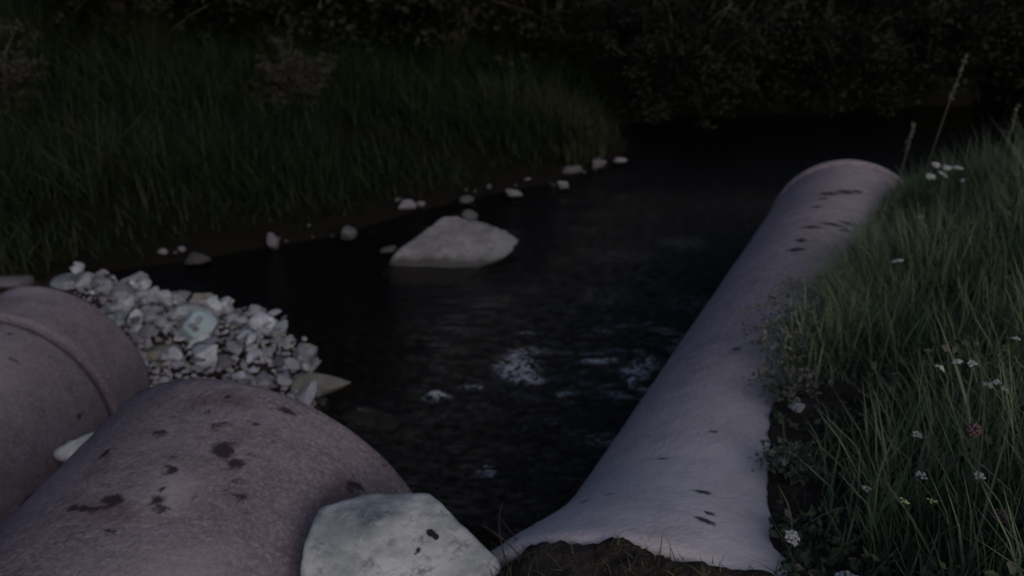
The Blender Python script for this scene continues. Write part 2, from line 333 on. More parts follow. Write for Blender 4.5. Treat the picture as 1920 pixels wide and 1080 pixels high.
tag(obj('ground', mesh('ground', np.stack([X, Y, Z], -1).reshape(-1, 3), grid_faces(len(gx), len(gy)), M_SOIL)), kind='structure')

FOAM = [(-.38, 3.41, .08, .04, 1.1), (.03, 3.68, .15, .16, .88), (.07, 3.56, .10, .05, 1.15), (.02, 3.8, .05, .05, .9), (.50, 3.75, .12, .04, .8), (.64, 3.62, .08, .09, 1.15), (.45, 3.74, .12, .03, 1.0), (.72, 3.72, .10, .09, .8), (.27, 3.45, .07, .03, .8), (-.2, 3.5, .12, .04, .6),
        (-.11, 2.84, .06, .05, .8), (.10, 4.05, .13, .04, .6), (.1, 3.85, .2, .06, .6), (.95, 3.9, .2, .1, .5), (.62, 3.52, .035, .05, 1.0), (1.1, 4.4, .35, .25, .36), (.55, 4.5, .4, .25, .34), (.75, 5.1, .5, .25, .36), (1.2, 5.3, .4, .25, .38), (.1, 4.6, .3, .3, .3), (-.75, 3.3, .1, .04, .5)]
wx = axis(0, .022, -6, 13, -1.6, 1.9); wy = axis(0, .022, 1.6, 12, 2.2, 5.4)
X, Y = np.meshgrid(wx, wy, indexing='ij'); foam = np.zeros_like(X)
for (fx, fy, a, b, s) in FOAM: foam = np.maximum(foam, s * np.exp(-(((X - fx) / a) ** 2 + ((Y - fy) / b) ** 2)))
turb = np.exp(-(((X - .5) / .9) ** 2 + ((Y - 3.7) / .9) ** 2))
rough = np.clip(sm(-.5, .5, X + .25 * (4 - Y)) + turb + sm(3.6, 2.9, Y), 0, 1) * sm(7.5, 5.5, Y)
Wz = .006 * fbm(np.stack([X * 4 + Y, Y * 9, 0 * X], -1), 4) + .035 * turb * fbm(np.stack([X * 4 + Y * 2, Y * 8, 0 * X], -1), 4) + .03 * foam * (.5 + fbm(np.stack([X * 14, Y * 14, 0 * X], -1), 3)) * (foam > .55)
tag(obj('water', mesh('water', np.stack([X, Y, Wz], -1).reshape(-1, 3), grid_faces(len(wx), len(wy)), M_WATER, True, dict(foam=foam.ravel(), rough=rough.ravel()))), kind='structure')

# ------------------------------------------------------------------ rocks
def ico(sub):
    import bmesh
    bm = bmesh.new(); bmesh.ops.create_icosphere(bm, subdivisions=sub, radius=1)
    V = np.array([v_.co for v_ in bm.verts]); F = np.array([[v_.index for v_ in f.verts] for f in bm.faces]); bm.free(); return V, F
ICO = {k: ico(k) for k in (3, 4, 6)}
def hull_planes(P):
    import bmesh
    bm = bmesh.new()
    for p in P: bm.verts.new(p)
    bmesh.ops.convex_hull(bm, input=list(bm.verts)); bm.normal_update()
    n = np.array([f.normal for f in bm.faces]); d_ = np.array([f.normal.dot(f.verts[0].co) for f in bm.faces]); bm.free()
    flip = np.where(d_ < 0, -1, 1); return n * flip[:, None], np.maximum(d_ * flip, .02)
def rock_mesh(name, seed, dims, mat, sub=3, planes=14, noise=.05, soft=14, stains=(), extra=None, hull=None, boxy=0):
    g = np.random.default_rng(seed); V, F = ICO[sub]
    n = g.normal(size=(planes, 3)); n /= np.linalg.norm(n, axis=1)[:, None]; dd = g.uniform(.62, 1.0, planes)
    if boxy:
        q_, _ = np.linalg.qr(g.normal(size=(3, 3))); bx = np.vstack([np.eye(3), -np.eye(3)]) @ (q_ if boxy > 1 else np.eye(3)); bx += g.normal(0, .38, bx.shape); bx /= np.linalg.norm(bx, axis=1)[:, None]
        n = np.vstack([n, bx]); dd = np.append(dd * .5 + .5, g.uniform(.55, .9, 6))
    if extra is not None: n = np.vstack([n, [e[:3] for e in extra]]); dd = np.append(dd, [e[3] for e in extra])
    if hull is not None: n, dd = hull_planes(np.array(hull)); dims = (2, 2, 2)
    c = V @ n.T; rr = np.where(c > .02, dd / np.maximum(c, .02), 9.0); rr = np.append(rr, np.full((len(V), 1), 1.25), 1)
    if hull is not None: rr = rr / (H0 := .25)
    r = -np.log(np.exp(-soft * rr).sum(1)) / soft
    if hull is not None: r = r * H0; V = V + 0
    P = V * r[:, None]
    Q = P * (4 if hull is not None else 1); P = P * (1 + noise * fbm(Q * 2.2 + seed, 4) + noise * .4 * fbm(Q * 8 + seed, 4))[:, None]
    P = P * (np.array(dims) / 2)
    st = np.zeros(len(P))
    for (sx, sy, sz, rad) in stains: st = np.maximum(st, np.exp(-((P - [sx, sy, sz]) ** 2).sum(1) / rad ** 2))
    return mesh(name, P, F, mat, sub > 3, dict(stain=st))
def rock(name, label, loc, dims, mat, seed, rot=(0, 0, 0), group=None, cat='rock', **kw):
    o = obj(name, rock_mesh(name, seed, dims, mat, **kw), None, loc, [R(a) for a in rot]); return tag(o, label, cat, group)
def unit(*a): a = np.array(a, float); return a / np.linalg.norm(a)

rock('boulder', 'large pale bluish granite boulder at the bottom centre, wedged between two pipes', (-.228, 1.235, 1.085), (.4, .4, .4), M_GRAN, 21, (0, 0, 0), sub=6, noise=.065, soft=55,
     stains=[(.062, .02, .065, .012), (.072, .015, .062, .009), (.052, .024, .066, .008), (.040, -.015, .055, .010), (.034, -.022, .052, .008)], cat='boulder',
     hull=[(-0.175, 0.085, 0.085), (-0.1, 0.124, 0.09), (0.049, 0.13, 0.085), (0.12, 0.069, 0.06), (0.205, -0.006, 0.015), (0.195, -0.035, -0.009), (0.09, -0.12, -0.009), (-0.19, -0.16, -0.03), (-0.195, 0.0, 0.06), (-0.02, 0.02, 0.1), (-0.17, 0.08, -0.17), (0.1, 0.12, -0.17), (0.19, -0.04, -0.13), (0.049, -0.14, -0.16), (-0.19, -0.17, -0.17)])
rock('boulder', 'big grey boulder sitting alone in the middle of the stream', (-.41, 5.08, .0), (.9, .5, .5), M_MID, 33, (0, 0, 0), sub=6, noise=.08, soft=45, cat='boulder',
     hull=[(-.48, -.12, -.07), (-.40, -.10, .05), (-.31, -.02, .10), (-.15, .05, .19), (-.06, .10, .26), (.06, .12, .235), (.24, .10, .20), (.38, .08, .17), (.47, .02, .12), (.43, -.06, .085), (.20, -.17, .0), (.06, -.22, -.10), (-.40, -.22, -.10), (.2, .3, .08), (-.2, .28, .0), (.12, .2, -.2), (-.35, .2, -.2), (.10, -.1, -.2)])
big = [  # name label x y z dims mat seed rot
    ('pale block of rock beside the collar of the left pipe, highest of the gravel heap', -2.45, 4.19, .21, (.30, .22, .15), M_GRAN, 3, (5, 12, 20)),
    ('dark sloping slab of rock between the pale block and the gravel', -2.22, 4.06, .18, (.28, .22, .17), M_DARKR, 4, (10, 25, -20)),
    ('pale rounded stone poking out behind the dark slab', -2.02, 4.08, .18, (.21, .15, .12), M_GREY, 5, (0, 10, 10)),
    ('white wedge-shaped stone touching the collar of the left pipe', -2.12, 3.84, .27, (.20, .14, .08), M_GRAN, 6, (0, -20, 30)),
    ('bluish stone in the middle of the gravel heap', -1.60, 3.62, .26, (.17, .17, .17), M_BLUE, 7, (20, 10, 40)),
    ('white round stone on the back edge of the gravel heap', -1.58, 3.95, .22, (.125, .10, .10), M_GRAN, 8, (0, 0, 0)),
    ('flat pale stone lying above the bluish stone', -1.70, 3.78, .27, (.22, .13, .07), M_GREY, 9, (5, 8, 15)),
    ('thin pointed stone standing at the back of the gravel heap', -1.75, 4.02, .20, (.16, .10, .11), M_TAN, 10, (0, -30, 20)),
    ('small light knob of stone at the right back of the heap', -1.40, 3.90, .22, (.085, .07, .08), M_GRAN, 11, (0, 0, 0)),
    ('grey slanted stone below the small light knob', -1.34, 3.86, .17, (.20, .13, .10), M_GREY, 12, (0, 15, -20)),
    ('pale curved stone standing apart in the dark water right of the heap', -1.09, 3.68, .09, (.12, .09, .12), M_TAN, 13, (0, 20, 0)),
    ('brown flat stone wedged beside the left pipe, under the white ones', -1.74, 3.46, .22, (.20, .13, .07), M_TAN, 15, (0, 5, 10)),
    ('pale blue grey stone resting just above the top of the near pipe', -1.50, 3.40, .25, (.16, .12, .11), M_GREY, 16, (0, -10, 20)),
    ('white stone in the gap between the two left pipes', -1.74, 2.63, .28, (.16, .10, .13), M_GRAN, 17, (0, -30, 30)),
    ('white stone at the left edge of the picture under the collared pipe', -2.00, 2.55, .15, (.20, .14, .12), M_GRAN, 18, (0, 10, 30)),
    ('tan stone at the left edge, lowest beside the near pipe', -1.95, 2.36, .14, (.16, .12, .10), M_TAN, 19, (0, 10, 0)),
    ('grey stone behind the collared pipe at the left edge', -3.06, 4.42, .12, (.30, .2, .12), M_SHORE, 20, (0, 0, 0)),
    ('orange brown stone lying under shallow water near the end of the near pipe', -.50, 3.18, -.06, (.14, .10, .07), M_ORANGE, 22, (0, 0, 10)),
    ('dull pale stone under water left of the orange one', -.68, 3.28, -.05, (.26, .14, .08), M_TAN, 23, (0, 0, -10)),
    ('small bluish stone in the bare earth right of the pipe', .745, 1.77, 1.10, (.038, .03, .03), M_GREY, 24, (0, 0, 0)),
    ('grey stone on the water line left of the stream boulder', -1.16, 5.33, .06, (.12, .09, .11), M_SHORE, 25, (0, 0, 0)),
    ('low grey stone at the foot of the grass bank, furthest left', -2.10, 4.98, .03, (.18, .10, .09), M_SHORE, 26, (0, 0, 0)),
    ('tall narrow grey stone in front of the grass bank', -1.66, 5.20, .06, (.07, .07, .13), M_DARKR, 27, (0, 0, 0)),
    ('little pale stone touching the left tip of the stream boulder', -.84, 5.10, .04, (.12, .07, .06), M_SHORE, 28, (0, 0, 0)),
    ('little stone resting against the top of the stream boulder', -.30, 5.36, .19, (.10, .08, .07), M_SHORE, 29, (0, 0, 0)),
    ('dim stone on the far shore up left of the stream boulder', -.80, 5.86, .07, (.13, .09, .08), M_DARKR, 30, (0, 0, 0)),
    ('small grey stone straight behind the stream boulder', -.36, 6.02, .06, (.11, .08, .07), M_SHORE, 31, (0, 0, 0)),
    ('low stone on the far shore right of the stream boulder', .02, 6.22, .04, (.14, .08, .07), M_DARKR, 32, (0, 0, 0)),
    ('brightest pale pebble on the far shore', .42, 6.40, .04, (.12, .08, .08), M_MID, 34, (0, 0, 0)),
    ('grey stone on the far shore under the end of the grass', .50, 6.74, .06, (.18, .10, .08), M_SHORE, 35, (0, 0, 10)),
    ('pale stone at the tip of the far grass bank', .75, 6.90, .06, (.15, .09, .09), M_SHORE, 36, (0, 0, 0)),
    ('rightmost flat stone at the tip of the far grass bank', .96, 7.02, .05, (.14, .07, .05), M_DARKR, 37, (0, 0, 0)),
]
for (lb, x, y, z, dm, mt, sd, ro) in big: rock('stone', lb, (x, y, z), dm, mt, sd, ro, sub=4 if dm[0] > .1 else 3, planes=4, soft=60, noise=.07, boxy=1, cat='stone')

rock('stone', 'flat tan slab with a pointed tip jutting from the heap over the water', (-.96, 3.36, .09), (.3, .2, .1), M_TAN, 14, (0, 6, 0), sub=6, noise=.06, soft=30, cat='stone',
     hull=[(-.13, .05, .035), (-.12, -.10, .0), (-.02, -.09, .015), (.17, .045, .02), (.15, .06, .0), (.0, .09, .04), (-.10, .0, .05), (-.13, .04, -.07), (-.1, -.09, -.07), (.05, .05, -.06), (.08, .0, -.03)])
# gravel heap: every stone its own object, sharing a few meshes
g = np.random.default_rng(11); protos = []
for k in range(14):
    mt = [M_GREY, M_LILAC, M_GREY, M_DARKR, M_LILAC, M_GREY, M_LILAC][k % 7]
    dm = np.array([1, g.uniform(.55, .9), g.uniform(.3, .6)]); protos.append(rock_mesh('gravel_stone', 100 + k, dm, mt, sub=4, planes=4, soft=70, noise=.09, boxy=1))
def inpoly(x, y, poly):
    c = False; n = len(poly)
    for i in range(n):
        (ax, ay), (bx, by) = poly[i], poly[(i + 1) % n]
        if (ay > y) != (by > y) and x < (bx - ax) * (y - ay) / (by - ay) + ax: c = not c
    return c
HEAP = [(-.92, 3.42), (-1.0, 3.58), (-1.10, 3.75), (-1.38, 4.0), (-1.75, 4.10), (-2.05, 4.22), (-2.35, 4.35), (-2.5, 4.1), (-2.1, 3.75), (-1.95, 3.45), (-1.85, 3.25), (-1.5, 3.2), (-1.15, 3.2), (-.92, 3.25)]
def scatter(poly, n, smin, smax, group, label, lift, name='gravel_stone'):
    xs = [p[0] for p in poly]; ys = [p[1] for p in poly]; k = 0; pts = []
    while k < n:
        x, y = g.uniform(min(xs), max(xs)), g.uniform(min(ys), max(ys))
        if not inpoly(x, y, poly): continue
        s = smin + (smax - smin) * g.random() ** 2.2
        pts.append((x, y, s)); k += 1
    P = np.array(pts); H = ground(P[:, 0], P[:, 1])
    for (x, y, s), h_ in zip(pts, H):
        o = obj(name, protos[int(g.integers(len(protos)))], None, (x, y, max(h_, -.03) + s * .12 + lift * g.random()), (g.uniform(-.5, .5), g.uniform(-.5, .5), g.uniform(0, 6.28)))
        o.scale = (s, s, s); tag(o, label, 'stone', group)
scatter(HEAP, 265, .032, .125, 'stones of the gravel heap', 'grey and white broken stones heaped between the left pipes and the water', .11)
tm = []; gg = np.random.default_rng(77)
for _ in range(2600):
    x, y = gg.uniform(-2.6, -.85), gg.uniform(3.05, 4.45)
    if inpoly(x, y, HEAP): tm.append((x, y))
tm = np.array(tm); H = ground(tm[:, 0], tm[:, 1]); V0, F0 = ICO[3]; V0, F0 = V0[:42], None
import bmesh
bm = bmesh.new(); bmesh.ops.create_icosphere(bm, subdivisions=1, radius=1); V0 = np.array([v_.co for v_ in bm.verts]); F0 = np.array([[v_.index for v_ in f.verts] for f in bm.faces]); bm.free()
pp = [((V0 * gg.uniform(.55, 1.15, (len(V0), 1))) * gg.uniform(.010, .024) * [1, gg.uniform(.6, 1), gg.uniform(.4, .8)] @ np.array(Matrix.Rotation(gg.uniform(0, 6.28), 3, 'Z')).T + [x, y, h_ + gg.uniform(.0, .05)], F0) for (x, y), h_ in zip(tm, H)]
V, F = join(pp); tag(obj('fine_gravel', mesh('fine_gravel', V, F, M_MID, False)), 'fine crushed gravel filling the gaps between the heaped stones', 'gravel', kind='stuff')
scatter([(-1.9, 2.9), (-1.45, 2.9), (-1.3, 2.3), (-1.7, 1.9), (-2.4, 2.0), (-2.2, 2.6)], 35, .04, .11, 'stones in the gap between the left pipes', 'dirty small stones lying in the gap between the two left pipes', .02)
shore = []; shore_protos = [rock_mesh('pebble', 300 + k, (1, .75, .5), M_DARKR, sub=3, planes=5, soft=40, noise=.08, boxy=1) for k in range(3)]  # dark rock colour stands for the weaker light along the far shore
for (ax, ay), (bx, by) in zip([(-2.4, 4.98), (-1.24, 5.50), (-.38, 6.16), (.3, 6.5)], [(-1.24, 5.50), (-.38, 6.16), (.3, 6.5), (.95, 7.0)]):
    for _ in range(9):
        t = g.random(); shore.append((ax + (bx - ax) * t, ay + (by - ay) * t + g.normal() * .06, .025 + .06 * g.random() ** 2))
for x, y, s in shore:
    o = obj('pebble', protos[int(g.choice([2, 5, 9, 6, 13]))] if False else shore_protos[int(g.integers(3))], None, (x, y, float(ground(np.array([x]), np.array([y]))[0]) + .01), (0, 0, g.uniform(0, 6))); o.scale = (s, s, s)
    tag(o, 'dim pebbles along the foot of the far grass bank', 'stone', 'pebbles along the far shore')

# ------------------------------------------------------------------ grass
def blades(P, hgt, wid, lean, curve, g, segs=3, wind=(0, 0)):
    n = len(P); th = g.uniform(0, 6.283, n); ld = np.stack([np.cos(th), np.sin(th), 0 * th], -1)
    la = lean * np.abs(g.normal(size=n)); side = np.stack([-np.sin(th + g.normal(size=n)), np.cos(th), 0 * th], -1)
    side /= np.linalg.norm(side, axis=1)[:, None]; rows = []
    for k in range(segs + 1):
        t = k / segs; off = (la * t + curve * t * t * g.uniform(.4, 1.4, n))[:, None] * ld
        c = P + np.stack([wind[0] * t * t * hgt, wind[1] * t * t * hgt, hgt * (t - .25 * (la * t) ** 2)], -1) + off * hgt[:, None]
        wv = (wid * (1 - t ** 1.6) * .5)[:, None] * side
        rows += [c - wv, c + wv] if k < segs else [c]
    V = np.stack(rows, 1); m_ = 2 * segs + 1; base = np.arange(n)[:, None] * m_
    Q = np.concatenate([base + np.array([[2 * k, 2 * k + 1, 2 * k + 3, 2 * k + 2]]) for k in range(segs - 1)]); T = base + np.array([[2 * segs - 2, 2 * segs - 1, 2 * segs]])
    return V.reshape(-1, 3), Q, T, m_
def grass(name, label, pts, hgt, wid, lean, curve, mat, g, tint=None, cat='grass', wind=(0, 0)):
    V, Q, T, k = blades(pts, hgt, wid, lean, curve, g, wind=wind)
    tn = (g.random(len(pts)) if tint is None else tint); tn = np.repeat(tn, k)
    return tag(obj(name, mesh(name, V, [Q, T], mat, True, dict(tint=tn))), label, cat, kind='stuff')
g = np.random.default_rng(3)
def sample(n, x0, x1, y0, y1): return g.uniform(x0, x1, n), g.uniform(y0, y1, n)
# far bank
x, y = sample(190000, -7.5, 9, 4.5, 11); d = sdist(x, y)
cl = fbm(np.stack([x * 1.3, y * 1.3, 0 * x], -1), 3); far = np.clip((y - 5) / 6, 0, 1)
cl2 = fbm(np.stack([x * 3.1, y * 3.1, 0 * x + 7], -1), 3); keep = (d > .03 + .30 * np.clip(cl2 + .25, 0, 1)) & (g.random(len(x)) < 1.0 + 2.2 * np.minimum(cl2 + .12, 0)) & (y > 4.5 + .0 * x) & (g.random(len(x)) < .55 + .6 * cl) & ((y > 4.78) | (x < -2.9)) & ((x < 1.6) | (y > 8.2))
x, y, d, cl, cl2 = x[keep], y[keep], d[keep], cl[keep], cl2[keep]; z = ground(x, y)
hh = (.12 + .26 * sm(0, 1.2, d)) * g.uniform(.4, 1.35, len(x)) * (1 + .9 * cl)
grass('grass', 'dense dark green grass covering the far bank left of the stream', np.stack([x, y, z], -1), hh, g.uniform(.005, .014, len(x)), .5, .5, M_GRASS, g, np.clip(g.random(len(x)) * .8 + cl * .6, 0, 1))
# right bank
def qs(x, y):
    dh = dR[:2] / np.linalg.norm(dR[:2]); rx, ry = x - PR['E'][0], y - PR['E'][1]; return rx * dh[1] - ry * dh[0], rx * dh[0] + ry * dh[1]
x, y = sample(170000, .2, 5.0, .5, 6.0); q, s = qs(x, y); qb = np.interp(s, SB, QB); e = q - qb
cl = fbm(np.stack([x * 2.2, y * 2.2, 0 * x + 4], -1), 3)
bare = .9 * sm(.26, .05, e) * sm(-2.7, -3.1, s)
keep = (e > .015) & (s < .9) & (sdist(x, y) > .03) & (g.random(len(x)) < (.42 + .5 * sm(0, .5, e) + 1.1 * cl) * (1 - np.clip(bare, 0, .93)))
x, y, e, s, cl = x[keep], y[keep], e[keep], s[keep], cl[keep]; z = ground(x, y)
hh = (.10 + .17 * sm(.0, .7, e)) * g.uniform(.3, 1.4, len(x)) * (1 + .9 * cl) * np.where(s > -2.6, 1.15, 1.0) * (1 - .55 * sm(1.6, .8, y) * sm(.6, 0, e))
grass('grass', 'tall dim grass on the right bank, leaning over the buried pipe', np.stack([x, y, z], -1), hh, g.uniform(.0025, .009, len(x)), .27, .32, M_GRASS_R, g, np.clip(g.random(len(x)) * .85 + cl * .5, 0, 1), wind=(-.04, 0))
# a fringe of longer arching blades that hang over the pipe
s_ = g.uniform(-3.05, -.1, 5200); e_ = np.abs(g.normal(0, .12, 5200)) + .01; dn = dR[:2] / np.linalg.norm(dR[:2])
q_ = np.interp(s_, SB, QB) + e_; x = PR['E'][0] + s_ * math.cos(R(5)) * dn[0] + q_ * dn[1]; y = PR['E'][1] + s_ * math.cos(R(5)) * dn[1] - q_ * dn[0]; z = ground(x, y)
grass('grass', 'long arching grass fringe hanging over the flank of the right pipe', np.stack([x, y, z - .01], -1), g.uniform(.08, .22, len(x)) * sm(-3.3, -2.3, s_) * (1 - .55 * sm(-2.0, -1.2, s_)), g.uniform(.002, .005, len(x)), .35, .5, M_GRASS_R, g, wind=(-.45, -.1))
# thin tall flowering stalks mixed in, sprouting in the grass
x, y = sample(900, .5, 3.6, 1.0, 5.0); q, s = qs(x, y); e = q - np.interp(s, SB, QB); keep = (e > .25) & (s < .3); x, y = x[keep], y[keep]; z = ground(x, y)
hh = g.uniform(.25, .52, len(x)); grass('seed_grass', 'thin straw coloured seed stalks scattered through the right bank grass', np.stack([x, y, z], -1), hh, g.uniform(.003, .005, len(x)), .12, .12, M_STRAW, g)
# roadside fringe at the bottom edge and at the pipe mouth
x, y = sample(2600, -.25, .65, .85, 1.42); z = ground(x, y); keep = (z > .93) & (g.random(len(x)) < .5); x, y, z = x[keep], y[keep], z[keep]
grass('grass', 'short dead grass on the dark earth over the near end of the right pipe', np.stack([x, y, z], -1), g.uniform(.012, .045, len(x)), g.uniform(.0015, .003, len(x)), .8, .5, M_WEED, g)

# weeds: small leaves close to the soil
def leaves(P, size, g, up=.6):
    n = len(P); a = g.uniform(0, 6.283, n); t = np.stack([np.cos(a), np.sin(a), g.normal(0, up, n)], -1); t /= np.linalg.norm(t, axis=1)[:, None]
    b = np.cross(t, g.normal(size=(n, 3))); b /= np.linalg.norm(b, axis=1)[:, None]; nn = np.cross(t, b)
    L = size[:, None]; V = np.stack([P, P + t * L * .5 + b * L * .28 + nn * L * .06, P + t * L, P + t * L * .5 - b * L * .28 + nn * L * .06], 1)
    return V.reshape(-1, 3), (np.arange(n)[:, None] * 4 + np.arange(4)[None, :])
x, y = sample(110000, .2, 3.4, .7, 4.6); q, s = qs(x, y); e = q - np.interp(s, SB, QB)
cl = fbm(np.stack([x * 5, y * 5, 0 * x + 9], -1), 3); keep = (e > .0) & (s < .1) & (g.random(len(x)) < sm(-.2, .3, cl) * (.75 + .25 * sm(-3.0, -2.6, s)) * sm(2.2, .5, e)); x, y, e, s = x[keep], y[keep], e[keep], s[keep]
z = ground(x, y) + g.uniform(0, .04, len(x)) + .20 * g.random(len(x)) * sm(0, .4, e) * sm(-.1, .5, fbm(np.stack([x * 4, y * 4, 0 * x + 2], -1), 2))
V, F = leaves(np.stack([x, y, z], -1), g.uniform(.012, .032, len(x)), g)
tag(obj('ground_cover', mesh('ground_cover', V, F, M_WEED, False, dict(tint=np.repeat(g.random(len(x)), 4)))), 'low leafy weeds at the edge of the earth beside the right pipe', 'weeds', kind='stuff')

# ------------------------------------------------------------------ flowers
def flower_head(kind, seed):
    g = np.random.default_rng(seed); parts = []
    n, rad, fr = dict(w=(20, .019, .0058), s=(8, .010, .0042), y=(6, .008, .0035), p=(22, .011, .005))[kind]
    for k in range(n):
        rr = rad * math.sqrt((k + .5) / n); a = 2.4 * k; c = np.array([rr * math.cos(a), rr * math.sin(a), -.25 * rr * rr / rad + g.normal() * .0015])
        if kind == 'p': th = math.acos(1 - 1.6 * (k + .5) / n); c = rad * np.array([math.sin(th) * math.cos(a), math.sin(th) * math.sin(a), math.cos(th)])
        nvv = 7; aa = np.arange(nvv) / nvv * 6.283; rr2 = fr * (1 + .25 * np.cos(aa * 3 + k))
        ring = c + np.stack([rr2 * np.cos(aa), rr2 * np.sin(aa), 0 * aa - fr * .25], -1); topv = c + [0, 0, fr * .45]; bot = c - [0, 0, fr * .7]
        V = np.vstack([ring, [topv], [bot]]); F = np.array([[i, (i + 1) % nvv, nvv] for i in range(nvv)] + [[(i + 1) % nvv, i, nvv + 1] for i in range(nvv)]); parts.append((V, F))
    V, F = join(parts); return mesh('flower_head', V, F, dict(w=M_PETAL, s=M_PETAL, y=M_YEL, p=M_PINK)[kind], True)
heads = {k: flower_head(k, i) for i, k in enumerate('wsyp')}
FL = [('w', 1.95, 3.61, 1.15, 'white flower cluster, highest left of the trio past the pipe end'), ('w', 1.98, 3.57, 1.15, 'white flower cluster in the middle of the top group above the right grass'),
      ('w', 2.03, 3.57, 1.15, 'white flower cluster furthest right in the top group'), ('w', 1.85, 3.45, 1.15, 'white flower cluster lowest left of the top group'), ('w', 1.92, 3.48, 1.15, 'white flower cluster just below the middle of the top group'),
      ('s', 1.96, 3.39, 1.15, 'small dim white flower under the top group'), ('w', 1.33, 2.57, 1.15, 'lone bright white flower in the grass beside the middle of the pipe'),
      ('s', 1.59, 2.97, 1.15, 'upper of two small white flowers near the far pipe end'), ('s', 1.57, 2.88, 1.15, 'lower of two small white flowers near the far pipe end'),
      ('s', .97, 1.57, 1.35, 'leftmost small white flower of the mid right group'), ('s', 1.01, 1.58, 1.36, 'second small white flower of the mid right group'), ('s', 1.05, 1.59, 1.35, 'small white flower at the right of the mid right group'),
      ('s', 1.04, 1.5, 1.35, 'small white flower lower in the mid right group'), ('s', 1.06, 1.51, 1.35, 'small white flower beside the lower one of the mid right group'), ('s', 1.07, 1.48, 1.35, 'lowest right small white flower of the mid right group'),
      ('w', .53, 1.16, 1.235, 'white flower cluster low by the near end of the right pipe'), ('y', .7, 1.13, 1.35, 'tiny yellowish flower lowest in the right grass'), ('s', .8, 1.26, 1.3, 'tiny white flower between the yellowish ones and the mid right group'),
      ('s', .87, 1.2, 1.35, 'small white flower near the right edge, low down'), ('y', .75, 1.13, 1.35, 'tiny yellowish flower right of the lowest one'), ('p', .88, 1.27, 1.40, 'dull pink round flower in the right grass'),
      ('p', .85, 1.09, 1.35, 'dull pink round flower near the lower right corner'), ('s', 1.21, 1.7, 1.35, 'small white flower at the right edge of the picture'), ('s', .71, 1.28, 1.25, 'tiny white flower above the bare earth on the right'),
      ('w', .59, 1.05, 1.25, 'white flower cluster cut by the bottom edge right of the pipe'), ('s', .85, 1.39, 1.3, 'tiny white flower in the darkest grass on the right')]
stem_cache = {}
for i, (k, x, y, z, lb) in enumerate(FL):
    gg = np.random.default_rng(50 + i); dx, dy = gg.normal(0, .02, 2); bx, by = x + dx + .02, y + dy; bz = gz(bx, by) - .01; hgt = max(z - bz, .04)
    root = bpy.data.objects.new('flower', None); COL.objects.link(root); root.location = (bx, by, bz); tag(root, lb, 'flower', 'flowers in the right bank grass')
    t = np.linspace(0, 1, 7)[:, None]; P = np.hstack([(x - bx) * t ** 2, (y - by) * t ** 2, (hgt - .004) * t]); V, F = tube(P, np.linspace(.002, .0012, 7), 5)
    obj('stem', mesh('stem', V, F, M_STEM), root)
    hd = obj('flower_head', heads[k], root, (x - bx, y - by, hgt), (gg.normal(0, .25), gg.normal(0, .25), gg.uniform(0, 6)))
    hd.scale = (.8, .8, .8) if z < 1.24 and y < 1.2 else (1, 1, 1)
# tall stalks that rise above the right bank
for i, (x, y, z, bx, by, lb) in enumerate([(2.35, 4.32, 1.48, 2.27, 4.3, 'tallest pale grass stalk rising past the far end of the pipe'), (1.92, 3.84, 1.27, 1.86, 3.75, 'pale grass stalk left of the tallest one'),
                                   (2.52, 4.05, 1.30, 2.50, 4.0, 'blurry pale stalk right of the tallest one'), (1.60, 3.28, 1.10, 1.50, 3.12, 'short leaning stalk in front of the far pipe end')]):
    bz = gz(bx, by) - .01; root = bpy.data.objects.new('grass_stalk', None); COL.objects.link(root); root.location = (bx, by, bz); tag(root, lb, 'stalk')
    t = np.linspace(0, 1, 12)[:, None]; P = np.hstack([(x - bx) * t ** 1.5, (y - by) * t ** 1.5, (z - bz) * t]); V, F = tube(P, np.linspace(.0035, .0018, 12), 5); obj('stem', mesh('stem', V, F, M_STRAW, True, dict(tint=np.full(len(V), .3))), root)
    gg = np.random.default_rng(i); n = 60; tt = gg.uniform(.72, 1.03, n)[:, None]; C_ = np.hstack([(x - bx) * tt ** 1.5, (y - by) * tt ** 1.5, (z - bz) * tt]) + gg.normal(0, .004, (n, 3)); V, F = leaves(C_, np.full(n, .014), gg, 1.5)
    obj('seed_head', mesh('seed_head', V, F, M_STRAW, False, dict(tint=np.full(len(V), .4))), root)

